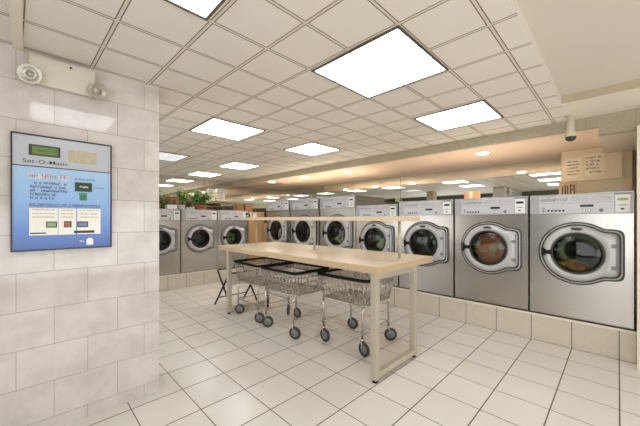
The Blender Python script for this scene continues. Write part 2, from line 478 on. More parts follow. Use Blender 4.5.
# ------------------------------------------------------------------ ceiling lights
def ceiling_light(x0, x1, y0, y1, label, lit=True, group='square ceiling lights'):
    cx, cy = (x0+x1)/2, (y0+y1)/2; a, b = (x1-x0)/2, (y1-y0)/2
    t = thing('ceiling_light', label, 'light', (cx, cy, CZ), 0, group)
    f = MB(); w = .014
    for (p, q, r, s) in ((-a, a, -b, -b+w), (-a, a, b-w, b), (-a, -a+w, -b+w, b-w), (a-w, a, -b+w, b-w)):
        f.box(p, q, r, s, -.008, 0)
    f.build('frame', M['light_frame'], t)
    d = MB().box(-a+w, a-w, -b+w, b-w, -.004, 0).build('diffuser', M['diffuser'] if lit else M['diffuser_off'], t)
    l = MB()
    for k in (1, 2): l.box(-a+w, a-w, -b+2*b*k/3-.005, -b+2*b*k/3+.005, -.0055, -.0041)
    l.box(-.004, .004, -b+w, b-w, -.0057, -.0042)
    l.build('lens_divider', M['lens_line'], d)
    return t
ceiling_light(-1.408, -.77, 1.315, 1.935, 'largest lit square ceiling light, above the near end of the folding table')
ceiling_light(-1.385, -.765, 2.635, 3.21, 'lit square ceiling light nearest the soffit over the two closest washers')
ceiling_light(-1.406, -.77, 0.0, .619, 'lit square ceiling light cut off by the top edge of the photo')
ceiling_light(-3.29, -2.71, 1.25, 1.85, 'lit square ceiling light just right of the tiled wall end, nearest to it')
ceiling_light(-3.29, -2.715, 2.54, 3.10, 'lit square ceiling light above the far half of the folding table')
ceiling_light(-5.18, -4.58, 2.475, 3.01, 'small-looking lit square ceiling light above the aisle before the far washers')
ceiling_light(-5.26, -4.62, 1.17, 1.77, 'dim grey ceiling light with a dark edge, half hidden by the tiled wall', False)
ceiling_light(-6.60, -6.02, 2.45, 3.0, 'farthest lit ceiling light, right above the plants on the far washers')

DL = [(-1.253, 4.272), (-2.37, 4.24), (-3.484, 4.165), (-4.599, 4.115), (-5.677, 4.042)]
DN = ['largest recessed downlight, in the peach soffit above the second washer from the right', None,
      'recessed downlight in the peach soffit, second lit from the right', 'recessed downlight in the peach soffit, third lit from the right',
      'recessed downlight in the peach soffit, farthest left']
for (x, y), lb in zip(DL, DN):
    if lb is None: continue
    t = thing('recessed_downlight', lb, 'light', (x, y, 2.136), 0, 'recessed downlights in the soffit')
    MB().lathe([(.062, -.001), (.075, -.004), (.085, -.001), (.085, 0)], 28).build('trim_ring', M['cream'], t)
    MB().lathe([(.0005, -.0025), (.062, -.0025), (.062, 0)], 28).build('lamp', M['downlight'], t)

# ------------------------------------------------------------------ washers
def outline(s, d=0.0, n=112):
    """door outline: circle with a square hinge bracket on its right, rounded; list of (x, z) around the glass centre"""
    Rr, bx, bz = .305*s-d, .325*s-d, .238*s-d
    pts = []; rc = .045*s
    for k in range(n):
        a = 2*PI*k/n; c, q = math.cos(a), math.sin(a); r = Rr
        if c > 0:
            # rounded rectangle hit by the ray
            lo, hi = 0, .6
            for _ in range(24):
                mid = (lo+hi)/2; x, z = abs(mid*c), abs(mid*q)
                ex, ez = x-(bx-rc), z-(bz-rc)
                inside = (x <= bx and z <= bz) if (ex < 0 or ez < 0) else (ex*ex+ez*ez <= rc*rc)
                if inside: lo = mid
                else: hi = mid
            r = max(Rr, lo)
        pts.append((r*c, r*q))
    # soften the step where bracket meets the circle
    for _ in range(2):
        pts = [((pts[i-1][0]+2*pts[i][0]+pts[(i+1) % n][0])/4, (pts[i-1][1]+2*pts[i][1]+pts[(i+1) % n][1])/4) for i in range(n)]
    return pts
def circ(r, n=112): return [(r*math.cos(2*PI*k/n), r*math.sin(2*PI*k/n)) for k in range(n)]
def L3(pts, y, cx, cz): return [(cx+x, y, cz+z) for x, z in pts]

def washer(W, H, pb, dz, s, label, loc, rz, seed, digit=None, lcd='lcd_dark', dx=0.0, D=.86):
    rng = random.Random(seed)
    t = thing('washing_machine', label, 'washing machine', loc, rz, 'front-load washers on the far wall' if rz else 'front-load washers in the long row')
    hw = W/2; rg = .197*s; N = 112
    # cabinet: front plate with a round opening, sides, back and top
    c = MB()
    hole = L3(circ(rg+.004), 0, dx, dz)
    sq = []
    for k in range(N):
        a = 2*PI*k/N; cc, q = math.cos(a), math.sin(a)
        tx = ((hw-dx) if cc > 0 else (hw+dx))/max(abs(cc), 1e-6); tz = ((pb-dz) if q > 0 else dz)/max(abs(q), 1e-6)
        m_ = min(tx, tz); sq.append((dx+m_*cc, 0, dz+m_*q))
    c.loft([hole, sq])
    for (px, pz) in ((hw, pb), (-hw, pb), (-hw, 0), (hw, 0)):   # corner fillers
        i = min(range(N), key=lambda k: (sq[k][0]-px)**2+(sq[k][2]-pz)**2)
        for j in (i-1, i+1):
            c.add([sq[i], sq[j % N], (px, 0, pz)], [(0, 1, 2)])
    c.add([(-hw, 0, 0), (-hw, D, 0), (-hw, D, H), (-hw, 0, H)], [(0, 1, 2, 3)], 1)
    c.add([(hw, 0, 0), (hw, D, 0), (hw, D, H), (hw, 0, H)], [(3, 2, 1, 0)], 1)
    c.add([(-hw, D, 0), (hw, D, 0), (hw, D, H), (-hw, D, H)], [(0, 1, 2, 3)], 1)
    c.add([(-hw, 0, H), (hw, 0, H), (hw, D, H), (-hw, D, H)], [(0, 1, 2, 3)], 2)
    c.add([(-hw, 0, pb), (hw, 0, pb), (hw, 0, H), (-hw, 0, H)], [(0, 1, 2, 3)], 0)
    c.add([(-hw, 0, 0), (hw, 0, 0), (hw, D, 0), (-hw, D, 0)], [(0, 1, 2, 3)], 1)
    cab = c.build('cabinet', [M['steel'], M['steel_side'], M['top_bounce']], t)
    MB().box(-hw+.01, hw-.01, -.001, 0, .0, .006).build('base_shade_strip', M['trim_dark'], cab)  # dark strip standing in for the shade under the cabinet
    # control panel
    ph = H-pb
    p = rbox('control_panel', -hw+.003, hw-.003, -.016, -.0005, pb, H-.004, M['panel_silver'], t, .003)
    fx0, fx1 = -hw+.085, hw-.125
    rbox('fascia', fx0, fx1, -.0185, -.016, pb+.008, H-.016, M['panel_face'], p)
    k = ph/.2
    pr = MB()
    for j in range(1):
        scribble(pr, fx0+.012, fx0+.012+.40*(fx1-fx0), pb+(.128)*k, .038*k, -.0185, rng, 0, .0019, None, .72, 0)
    scribble(pr, fx0+.012, fx0+.26*(fx1-fx0), pb+.176*k, .008*k, -.0185, rng, 1, .0008)
    for j in range(3):
        scribble(pr, fx0+.46*(fx1-fx0), fx0+.68*(fx1-fx0), pb+(.128+.016*j)*k, .008*k, -.0185, rng, 1, .0008)
        scribble(pr, fx0+.72*(fx1-fx0), fx0+.97*(fx1-fx0), pb+(.128+.016*j)*k, .008*k, -.0185, rng, 2, .0008)
    pr.box(fx0+.01, fx1-.01, -.0191, -.0185, pb+.108*k, pb+.1105*k, 1)
    pr.build('printed_lettering', [M['ink'], M['ink_soft'], M['ink_red']], p)
    dsp0 = fx0+.575*(fx1-fx0)
    rbox('display', dsp0, dsp0+.098, -.0195, -.0185, pb+.066*k, pb+.090*k, M[lcd], p)
    if digit:
        dm = MB(); text_mesh(dm, digit, .062*k, Matrix.Translation((fx0+.018, -.0186, pb+.026*k)) @ Matrix.Rotation(PI/2, 4, 'X'))
        dm.build('program_number', M['ink'], p)
    for j in range(5):
        bx_ = fx0+.075+.03*j
        MB().cyl((bx_, -.0185, pb+.034*k), (bx_, -.0225, pb+.034*k), .0105*k, 12).build('indicator', M['ink'], p)
    for bx_, mm in ((dsp0+.03, 'white_plastic'), (dsp0+.066, 'white_plastic'), (dsp0+.15, 'ink_soft')):
        b_ = MB().cyl((bx_, -.0185, pb+.034*k), (bx_, -.026, pb+.034*k), .011*k, 16)
        b_.lathe([(.0145*k, 0), (.0145*k, .002), (.011*k, .002)], 16, Matrix.Translation((bx_, -.0185, pb+.034*k)) @ Matrix.Rotation(PI/2, 4, 'X'), 1)
        b_.build('button', [M[mm], M['ink']], p)
    # payment reader
    rx0, rx1 = hw-.117, hw-.022
    r_ = rbox('payment_reader', rx0, rx1, -.027, -.016, pb+.012*k, H-.028, M['white_plastic'], t, .003)
    rbox('reader_screen', rx0+.014, rx1-.014, -.0285, -.027, pb+.118*k, pb+.142*k, M['lcd_green'] if lcd == 'lcd_green' or digit == '2' else M['lcd_dark'], r_)
    sl = MB().box(rx0+.022, rx1-.022, -.0283, -.027, pb+.074*k, pb+.080*k)
    sl.box(rx0+.034, rx1-.038, -.0283, -.027, pb+.036*k, pb+.050*k)
    sl.build('card_slot', M['ink'], r_)
    MB().box(rx0-.006, rx1+.006, -.0175, -.016, H-.024, H-.012).build('reader_bezel', M['ink_soft'], r_)
    # door: dark gasket edge, chrome bead, silver ring, hinge, latch, badge, glass
    d = MB()
    d.loft([L3(outline(s, .033*s), -.010, dx, dz), L3(outline(s, .037*s), -.036, dx, dz), L3(outline(s, .050*s), -.046, dx, dz),
            L3([(q[0]*.45+w_[0]*.55, q[1]*.45+w_[1]*.55) for q, w_ in zip(outline(s, .05*s), circ(rg+.02*s))], -.056, dx, dz),
            L3(circ(rg+.014*s), -.052, dx, dz), L3(circ(rg+.004*s), -.044, dx, dz), L3(circ(rg), -.030, dx, dz), L3(circ(rg), -.012, dx, dz)], 0, True)
    door = d.build('door', M['door_silver'], t)
    g = MB()
    g.loft([L3(outline(s, 0), 0, dx, dz), L3(outline(s, -.002), -.014, dx, dz), L3(outline(s, .011*s), -.016, dx, dz), L3(outline(s, .012*s), -.008, dx, dz)])
    g.loft([L3(outline(s, .022*s), -.008, dx, dz), L3(outline(s, .023*s), -.018, dx, dz), L3(outline(s, .033*s), -.018, dx, dz), L3(outline(s, .034*s), -.004, dx, dz)])
    g.build('door_gasket', M['trim_dark'], t)
    MB().loft([L3(outline(s, .0095*s), -.004, dx, dz), L3(outline(s, .011*s), -.020, dx, dz), L3(outline(s, .016*s), -.024, dx, dz), L3(outline(s, .021*s), -.020, dx, dz), L3(outline(s, .0225*s), -.004, dx, dz)], 0, True).build('door_bead', M['bead'], t)
    MB().lathe([(rg+.001, .052), (rg-.006, .056), (rg-.014, .050), (rg-.016, .02), (rg-.004, -.004), (rg+.03, -.004)], 64,
               Matrix.Translation((dx, 0, dz)) @ Matrix.Rotation(PI/2, 4, 'X')).build('glass_seal', M['trim_dark'], door)
    MB().lathe([(.0005, .060), (.06*s, .058), (.12*s, .052), (rg-.02, .042), (rg-.015, .036)], 48,
               Matrix.Translation((dx, 0, dz)) @ Matrix.Rotation(PI/2, 4, 'X')).build('door_glass', M['glass'], door)
    bd = MB().lathe([(.0005, .0045), (.036*s, .004), (.046*s, 0)], 24, Matrix.Translation((dx, -.056, dz+.238*s)) @ Matrix.Rotation(PI/2, 4, 'X') @ Matrix.Diagonal((1, .30, 1, 1)))
    bd.build('badge', M['ink'], door)
    la = MB()
    z_ = .052*s
    prof = [(-.272*s, -z_), (-.232*s, -.018*s), (-.196*s, -.022*s), (-.196*s, .022*s), (-.232*s, .018*s), (-.272*s, z_)]
    la.loft([[(dx+x, -.044, dz+z) for x, z in prof], [(dx+x*.995, -.074, dz+z*.95) for x, z in prof]], 0, False, True)
    la.build('door_latch', M['rubber'], door)
    hg = MB()
    hg.box(dx+.272*s, dx+.280*s, -.0515, -.040, dz-.155*s, dz+.17*s)
    for zz in (.07*s, -.13*s): hg.box(dx+.240*s, dx+.285*s, -.060, -.046, dz+zz, dz+zz+.035*s, 0, .003)
    hg.build('hinge', M['ink_soft'], door)
    # drum
    MB().lathe([(rg+.001, -.004), (.24*s, .03), (.24*s, .40), (.14*s, .42), (.05*s, .40), (.035*s, .34), (.0005, .335)], 48,
               Matrix.Translation((dx, 0, dz)) @ Matrix.Rotation(-PI/2, 4, 'X'), 0).build('drum', M['drum'], t)
    for j in range(3):
        a = 2*PI*j/3+.4+seed
        mx = Matrix.Translation((dx, 0, dz)) @ Matrix.Rotation(a, 4, 'Y')
        MB().box(-.015, .015, .08, .36, .17*s, .235*s, 0, .004, mx).build('drum_paddle', M['drum_back'], t)
    return t

YR = 3.83
low = dict(W=.765, H=1.24, pb=1.04, dz=.655, s=1.0)
tall = dict(W=.825, H=1.385, pb=1.175, dz=.745, s=1.07)
far = dict(W=.69, H=1.185, pb=.975, dz=.627, s=.885)
P0 = .2795
washer(label='nearest steel front-load washer, at the far right, small notes above it', loc=(-.2825, YR, P0), rz=0, seed=1, digit='2', **low)
washer(label='steel front-load washer with a small orange-brown box on top', loc=(-1.0645, YR, P0), rz=0, seed=2, digit='1', **low)
washer(label='steel front-load washer partly behind the right end of the folding table', loc=(-1.852, YR, P0), rz=0, seed=3, **low)
low4 = dict(low); low4.update(H=1.21, pb=1.02)
washer(label='lower steel washer behind the table shelf, right of the taller three', loc=(-2.638, YR, P0), rz=0, seed=4, **low4)
washer(label='taller steel washer behind the table, right of the taller three', loc=(-3.45, YR, P0), rz=0, seed=5, dx=.01, **tall)
washer(label='taller steel washer behind the table, middle of the taller three', loc=(-4.312, YR, P0), rz=0, seed=6, dx=.01, **tall)
washer(label='taller steel washer beside the tan corner cabinet, left of the taller three', loc=(-5.175, YR, P0), rz=0, seed=7, dx=.01, **tall)
XF = -5.68; PF = .2665
washer(label='far-wall steel washer beside the tan corner cabinet, behind the table end', loc=(XF, 3.0565, PF), rz=PI/2, seed=8, **far)
washer(label='far-wall steel washer under the large leafy plant', loc=(XF, 2.357, PF), rz=PI/2, seed=9, digit='1', **far)
washer(label='far-wall steel washer half hidden behind the tiled wall end', loc=(XF, 1.65, PF), rz=PI/2, seed=10, **far)

# laundry seen through the door glass
def laundry(label, c, size, m, seed, r0):
    rng = random.Random(seed); bm = bmesh.new()
    bmesh.ops.create_icosphere(bm, subdivisions=4, radius=1)
    ph = [(Vector((rng.uniform(-1, 1), rng.uniform(-1, 1), rng.uniform(-1, 1)))*rng.uniform(2, 7), rng.uniform(0, 6), rng.uniform(.03, .10)) for _ in range(9)]
    for v in bm.verts:
        n = v.co.copy(); k = 1+sum(a*math.sin(w.dot(n)+p) for w, p, a in ph)
        v.co = Vector((n.x*size[0]*k, n.y*size[1]*k, n.z*size[2]*k))
    me = bpy.data.meshes.new('laundry_load'); bm.to_mesh(me); bm.free()
    for p in me.polygons: p.use_smooth = True
    me.materials.append(m)
    o = bpy.data.objects.new('laundry_load', me); COL.objects.link(o); o.location = c
    return tag(o, label, 'laundry', 'laundry in the drums')
CL = {}
def cloth_mix(name, a, b, sc=9):
    m, nt, bs = new_mat(name)
    tc = nt.nodes.new('ShaderNodeTexCoord'); n = noise_node(nt, tc.outputs['Object'], sc, 3, .5)
    rp = nt.nodes.new('ShaderNodeValToRGB'); rp.color_ramp.interpolation = 'CONSTANT'
    rp.color_ramp.elements[0].color = lin(a); rp.color_ramp.elements[1].position = .53; rp.color_ramp.elements[1].color = lin(b)
    nt.links.new(n, rp.inputs[0]); nt.links.new(rp.outputs[0], bs.inputs['Base Color']); bs.inputs['Roughness'].default_value = .9
    return m
laundry('red-brown clothes behind the door glass of the washer with the box on top', (-1.0645, 4.02, P0+.63), (.185, .14, .165), cloth_mix('red_brown_clothes', (236, 150, 130), (214, 190, 182), 6), 3, 0)
laundry('orange cloth at the bottom of the drum of the nearest washer', (-.31, 4.0, P0+.50), (.13, .13, .06), cloth_mix('orange_cloth', (236, 168, 58), (196, 120, 50), 7), 4, 0)
laundry('grey and white clothes in the drum of the right one of the three taller washers', (-3.43, 4.02, P0+.63), (.16, .15, .09), cloth_mix('grey_white_clothes', (232, 226, 222), (120, 112, 116), 12), 5, 0)
laundry('white sheets in the drum of the lower washer behind the table shelf', (-2.56, 4.02, P0+.60), (.13, .15, .13), cloth_mix('white_sheets', (236, 236, 234), (204, 206, 206), 5), 6, 0)
laundry('white clothes in the drum of the taller washer by the tan corner cabinet', (-5.15, 4.02, P0+.68), (.15, .15, .15), cloth_mix('white_clothes', (226, 226, 230), (170, 172, 178), 7), 8, 0)
laundry('green and yellow clothes in the drum of the far washer by the table end', (-5.88, 3.0565, PF+.60), (.13, .14, .12), cloth_mix('green_clothes', (160, 168, 112), (60, 72, 60), 16), 9, 0)

# ------------------------------------------------------------------ folding table
TX0, TX1, TY0, TY1, TZ = -3.90, -1.285, 1.885, 2.83, .905
t = thing('folding_table', 'long maple-topped folding table on cream metal legs with a raised shelf', 'table', (TX0, TY0, 0))
LX, LY = TX1-TX0, TY1-TY0
top = rbox('tabletop', 0, LX, 0, LY, TZ-.006, TZ, M['table_top'], t)
rbox('edge_band', 0, LX, 0, LY, TZ-.058, TZ-.006, M['table_edge'], t)
for lx in (LX-.045, .225):
    for ly in (.035, .645): rbox('leg', lx-.026, lx+.026, ly-.026, ly+.026, .022, TZ-.058, M['leg_metal'], t, .003)
    rbox('foot_bar', lx-.024, lx+.024, .062, .618, .03, .075, M['leg_metal'], t, .003)
    rbox('top_bar', lx-.024, lx+.024, .062, .618, TZ-.11, TZ-.0585, M['leg_metal'], t, .003)
    for ly in (.035, .645): MB().lathe([(.0005, 0), (.02, 0), (.024, .006), (.018, .012), (.010, .013), (.010, .0225), (.0005, .0225)], 16, Matrix.Translation((lx, ly, 0))).build('glide', M['rubber'], t)
SY = 2.42-TY0
sh = rbox('shelf', -.22, LX+.03, SY-.10, SY+.10, 1.252, 1.294, M['shelf_wood'], t, .004)
for px in (-1.41, -2.54, -3.79):
    pp = MB().cyl((px-TX0, SY, TZ), (px-TX0, SY, 1.252), .0125, 14)
    pp.lathe([(.0005, .006), (.03, .006), (.034, 0)], 18, Matrix.Translation((px-TX0, SY, TZ)))
    pp.build('shelf_post', M['leg_metal'], t)

# clips and hooks lying on the far end of the shelf
t = thing('plastic_clips', 'small heap of white and dark plastic clips on the table shelf', 'clips', (-4.0, 2.42, 1.2945))
rng = random.Random(5)
for j in range(14):
    x, y = -.10+.018*j, rng.uniform(-.06, .06)
    mx = Matrix.Translation((x, y, 0)) @ Matrix.Rotation(rng.uniform(0, PI), 4, 'Z') @ Matrix.Rotation(rng.uniform(-.5, .5), 4, 'Y')
    c = MB().box(-.012, .012, -.008, .008, .004, .05+rng.uniform(0, .03), 0, .003, mx).box(-.026, .026, -.007, .007, .004, .018, 0, .003, mx)
    lo = min(v[2] for v in c.v); c.v = [(a, b_, z-lo) for a, b_, z in c.v]
    c.build('clip', M['white_plastic'] if j % 3 else M['ink'], t)

# ------------------------------------------------------------------ wire carts
def rrect(cx, cy, a, b, r, z, n=5):
    pts = []
    for (sx, sy, a0) in ((1, 1, 0), (-1, 1, PI/2), (-1, -1, PI), (1, -1, 1.5*PI)):
        for k in range(n+1):
            q = a0+PI/2*k/n
            pts.append((cx+sx*(a-r)+r*math.cos(q), cy+sy*(b-r)+r*math.sin(q), z))
    return pts
def make_cart(label, loc, rz):
    t = thing('laundry_cart', label, 'laundry cart', loc, rz, 'wire carts under the folding table')
    A, B, zt = .315, .268, .70       # rim half sizes
    a, b, zb = .265, .225, .46       # basket floor
    MB().tube(rrect(0, 0, A, B, .05, zt), .0155, 8, True).build('rim_bumper', M['rubber'], t)
    w = MB(); rw = .0046
    for fz in (.25, .5, .75):
        k = fz; w.tube(rrect(0, 0, a+(A-a)*k, b+(B-b)*k, .045, zb+(zt-zb)*k), rw, 5, True)
    w.tube(rrect(0, 0, A-.004, B-.004, .05, zt-.022), .005, 5, True)
    nx, ny = 10, 9
    for i in range(nx):
        f = -1+2*i/(nx-1); f *= .93
        for sg in (-1, 1): w.tube([(f*a, sg*b, zb), (f*A, sg*B, zt-.01)], rw, 5)
        w.tube([(f*a, -b, zb), (f*a, b, zb)], rw, 5)
    for i in range(ny):
        f = (-1+2*i/(ny-1))*.92
        for sg in (-1, 1): w.tube([(sg*a, f*b, zb), (sg*A, f*B, zt-.01)], rw, 5)
        w.tube([(-a, f*b, zb+.004), (a, f*b, zb+.004)], rw, 5)
    w.build('wire_basket', M['cart_wire'], t)
    MB().tube(rrect(0, 0, a+.004, b+.004, .05, zb-.008), .0095, 8, True).build('basket_frame', M['cart_chrome'], t)
    lx, ly = .245, .235
    MB().tube(rrect(0, 0, lx-.002, ly-.002, .015, .205), .0065, 6, True).build('lower_frame', M['cart_chrome'], t)
    rng = random.Random(int(loc[0]*100) & 255)
    for sx in (-1, 1):
        for sy in (-1, 1):
            MB().tube([(sx*lx, sy*ly, 0.144), (sx*lx, sy*ly, .33), (sx*lx, sy*ly, .40), (sx*(a-.005), sy*(b-.01), zb-.008)], .0115, 8).build('leg', M['cart_chrome'], t)
            q = rng.uniform(-.9, .9); c_, s_ = math.cos(q), math.sin(q)
            wx, wy, wr = sx*lx+.022*c_, sy*ly+.022*s_, .066
            cs = MB()
            ax = Vector((-s_, c_, 0))
            p0 = Vector((wx, wy, wr))
            for e in (-1, 1):
                cs.tube([p0+ax*(.019*e), Vector((sx*lx, sy*ly, 0.137))+ax*(.019*e), Vector((sx*lx, sy*ly, 0.144))+ax*(.004*e)], .0045, 6)
            cs.cyl((sx*lx, sy*ly, 0.132), (sx*lx, sy*ly, .156), .015, 12)
            ca = cs.build('caster', M['cart_chrome'], t)
            mx = Matrix.Translation(p0) @ ax.to_track_quat('Z', 'Y').to_matrix().to_4x4()
            wh = MB().lathe([(.042, -.012), (.058, -.0135), (wr, -.006), (wr, .006), (.058, .0135), (.042, .012)], 24, mx, 0)
            wh.lathe([(.0005, -.013), (.012, -.013), (.014, -.009), (.042, -.009)], 24, mx, 1).lathe([(.0005, .013), (.012, .013), (.014, .009), (.042, .009)], 24, mx, 1)
            wh.build('wheel', [M['wheel_grey'], M['wheel_hub']], ca)
    return t
make_cart('wire laundry cart under the near right end of the folding table', (-1.925, 2.435, 0), math.radians(2))
make_cart('wire laundry cart under the middle of the folding table, between two others', (-2.668, 2.225, 0), math.radians(1))
make_cart('wire laundry cart under the far left end of the folding table', (-3.335, 2.235, 0), math.radians(-1))

# folding hamper stand left of the table
t = thing('folding_hamper_stand', 'black tubular folding stand with a white cloth sling at the far table end', 'stand', (-3.955, 2.2, 0))
for yy in (-.235, .235):
    MB().tube([(-.235, yy, .012), (.20, yy, .52)], .014, 8).build('cross_leg', M['black_tube'], t)
    MB().tube([(.235, yy*.9, .012), (-.20, yy*.9, .52)], .014, 8).build('cross_leg', M['black_tube'], t)
for xx, s_ in ((.20, 1), (-.20, .9)): MB().tube([(xx, -.235*s_, .52), (xx, .235*s_, .52)], .011, 8).build('top_rail', M['black_tube'], t)
MB().tube([(-.132, -.235, .13), (-.132, .235, .13)], .008, 8).build('stretcher', M['black_tube'], t)
sl = []
for k in range(13):
    f = -1+2*k/12; sl.append([(.188*f, -.20, .512-.20*(1-f*f)), (.188*f, .20, .512-.20*(1-f*f))])
mb = MB().loft(sl, 0, True, False, False)
mb.v += [(x, y, z-.006) for x, y, z in mb.v]; n0 = len(mb.v)//2; m0 = len(mb.f)
for i in range(m0): mb.f.append(tuple(q+n0 for q in reversed(mb.f[i]))); mb.mi.append(0); mb.smooth.append(True)
mb.build('cloth_sling', M['cloth_white'], t)

# ------------------------------------------------------------------ on the washers
t = thing('cardboard_box', 'small orange-brown cardboard box on top of the second washer from the right', 'box', (-1.37, 4.22, 1.5195))
rbox('carton', -.085, .085, -.05, .05, 0, .115, M['carton'], t, .003)
rbox('packing_tape', -.018, .018, -.0508, .0508, .002, .1158, M['paper_cream'], t)
for (x, y, w, d_, h, lb) in ((-6.25, 3.50, .17, .16, .12, 'dark brown carton on the corner cabinet, left one of the pair'), (-6.25, 3.76, .24, .2, .115, 'dark brown carton on the corner cabinet, right one of the pair')):
    if y > 3.7: y = 3.725
    t = thing('storage_carton', lb, 'box', (x, y, 1.4285), PI/2, 'cartons on the corner cabinet')
    hw_ = .10 if y > 3.6 else .09
    rbox('carton', -hw_, hw_, -.09, .09, 0, h+.05, M['carton_dark'], t, .004)
    rbox('lid', -hw_-.004, hw_+.004, -.094, .094, h+.05, h+.062, M['carton_dark'], t, .003)

def leaf(mb, base, d, L, w, rng, droop=.3):
    d = Vector(d).normalized(); side = d.cross(Vector((0, 0, 1)))
    if side.length < .05: side = Vector((1, 0, 0))
    side.normalize(); base = Vector(base); vs = []
    tw = rng.uniform(-.5, .5); nrm = side.cross(d); side = side*math.cos(tw)+nrm*math.sin(tw)
    for f, ww in ((0, .12), (.3, .85), (.6, 1), (.85, .55), (1, .04)):
        c = base+d*(L*f)+Vector((0, 0, -droop*L*f*f)); vs.append(c-side*(w*ww/2)+nrm*.006*ww); vs.append(c+side*(w*ww/2)+nrm*.006*ww)
        vs.append(c)
    fs = []
    for i in range(4):
        a = 3*i; fs += [(a, a+3, a+5, a+2), (a+2, a+5, a+4, a+1)]
    mb.add(vs, fs, 0, True)
def potted(name, label, loc, pr, ph, lm, nstem, spread, hgt, ll, seed, pot_m):
    rng = random.Random(seed); t = thing(name, label, 'plant', loc, 0, 'potted plants on the far washers')
    MB().lathe([(.0005, 0), (pr*.72, 0), (pr*.95, ph*.85), (pr*1.08, ph*.86), (pr*1.08, ph), (pr*.95, ph), (pr*.9, ph*.84)], 28).build('pot', M[pot_m], t)
    MB().lathe([(.0005, ph*.86), (pr*.91, ph*.84)], 28).build('soil', M['soil'], t)
    st = MB(); fo = MB()
    for i in range(nstem):
        a = rng.uniform(0, 2*PI); o = rng.uniform(.1, .8)*pr
        p0 = Vector((o*math.cos(a), o*math.sin(a), ph*.85)); sp = rng.uniform(.15, 1)*spread
        a2 = a+rng.uniform(-.7, .7); h = hgt*rng.uniform(.45, 1)*(1-.35*sp/spread)
        p2 = Vector((sp*math.cos(a2), sp*math.sin(a2), ph+h)); p1 = Vector((p0.x*.6+p2.x*.4, p0.y*.6+p2.y*.4, ph+h*.7))
        P = [p0*(1-u)**2+p1*(2*u*(1-u))+p2*(u*u) for u in (0, .25, .5, .75, 1)]
        st.tube(P, .003, 5)
        for u in range(1, 5):
            for _ in range(3 if u > 1 else 2):
                b_ = rng.uniform(0, 2*PI); leaf(fo, P[u], (math.cos(b_), math.sin(b_), rng.uniform(-.2, .7)), ll*rng.uniform(.6, 1.1), ll*.45, rng)
    st.build('stems', M['leaf_dark'], t); fo.build('foliage', M[lm], t)
    return t
ZF = PF+1.1855
potted('potted_plant', 'large bright leafy plant in a terracotta pot on the far washers', (-6.0, 2.50, ZF), .125, .10, 'leaf', 34, .26, .36, .11, 21, 'terracotta')
potted('potted_plant', 'upright variegated plant left of the terracotta pot on the far washers', (-6.05, 2.14, ZF), .075, .09, 'leaf', 16, .10, .37, .09, 22, 'white_plastic')
potted('potted_plant', 'dark green plant beside the tiled wall end on the far washers', (-5.98, 1.66, ZF), .10, .09, 'leaf_dark', 26, .12, .33, .09, 23, 'terracotta')
t = thing('flower_box', 'pink flowers in a white box between the plants on the far washers', 'plant', (-5.93, 1.915, ZF))
rbox('planter', -.07, .07, -.085, .085, 0, .085, M['white_plastic'], t, .004)
fl = MB(); rng = random.Random(31); st = MB()
for i in range(40):
    p = Vector((rng.uniform(-.08, .08), rng.uniform(-.11, .11), rng.uniform(.11, .24)))
    st.tube([(p.x*.5, p.y*.6, .08), tuple(p)], .002, 4)
    for k in range(6):
        a = 2*PI*k/6+i; leaf(fl, p, (math.cos(a), math.sin(a), .4), .052, .042, rng, .2)
fl.build('blossoms', M['petal'], t); st.build('stems', M['leaf_dark'], t)

# ------------------------------------------------------------------ notices
t = thing('notice_board', 'beige board above the nearest washer with handwritten notices on it', 'board', (-.30, 4.88, 1.745))
rbox('panel', -.205, .335, 0, .012, 0, .31, M['board'], t)
rbox('upper_panel', -.205, .172, .002, .012, .31, .388, M['board'], t)
def notice(name, label, loc, w, h, rows, m, seed, wall='y', lh=.012):
    t = thing(name, label, 'notice', loc, 0 if wall == 'y' else PI/2, 'notices on the board' if wall == 'y' else 'notices on the far mirror')
    rbox('sheet', -w/2, w/2, -.002, 0, 0, h, M[m], t)
    rng = random.Random(seed); wr = MB()
    for k in range(rows):
        z = h-(k+1)*h/(rows+1.0)-lh*.4
        scribble(wr, -w*.44, w*rng.uniform(.15, .42), z, lh, -.002, rng, 0, .0023)
    wr.build('handwriting', M['ink'], t); return t
notice('handwritten_notice', 'plain handwritten sheet on the left half of the beige board', (-.39, 4.8795, 1.79), .15, .24, 5, 'paper_cream', 41, lh=.014)
notice('handwritten_notice', 'handwritten sheet with denser dark lines on the right half of the beige board', (-.20, 4.8795, 1.80), .17, .26, 5, 'paper_cream', 42, lh=.022)
t = thing('cardboard_sign', 'small brown card with dark hand-drawn strokes standing under the beige board', 'sign', (-.425, 4.62, 1.5195))
rbox('card', -.085, .085, 0, .006, 0, .19, M['card_tan'], t)
ck = MB()
for x, h in ((-.055, .10), (-.03, .11), (-.008, .10), (.02, .12), (.052, .11)): ck.box(x, x+.012, -.0012, 0, .05, .05+h)
ck.box(.02, .058, -.0012, 0, .10, .112); ck.box(.03, .062, -.0012, 0, .145, .157)
ck.build('strokes', M['ink'], t)
notice('wall_notice', 'white notice sheet on the far mirror, left one of the two', (-7.046, 3.20, 1.72), .215, .29, 6, 'paper', 51, 'x')
notice('wall_notice', 'white notice sheet on the far mirror, right one of the two', (-7.046, 3.455, 1.735), .23, .29, 6, 'paper', 52, 'x')

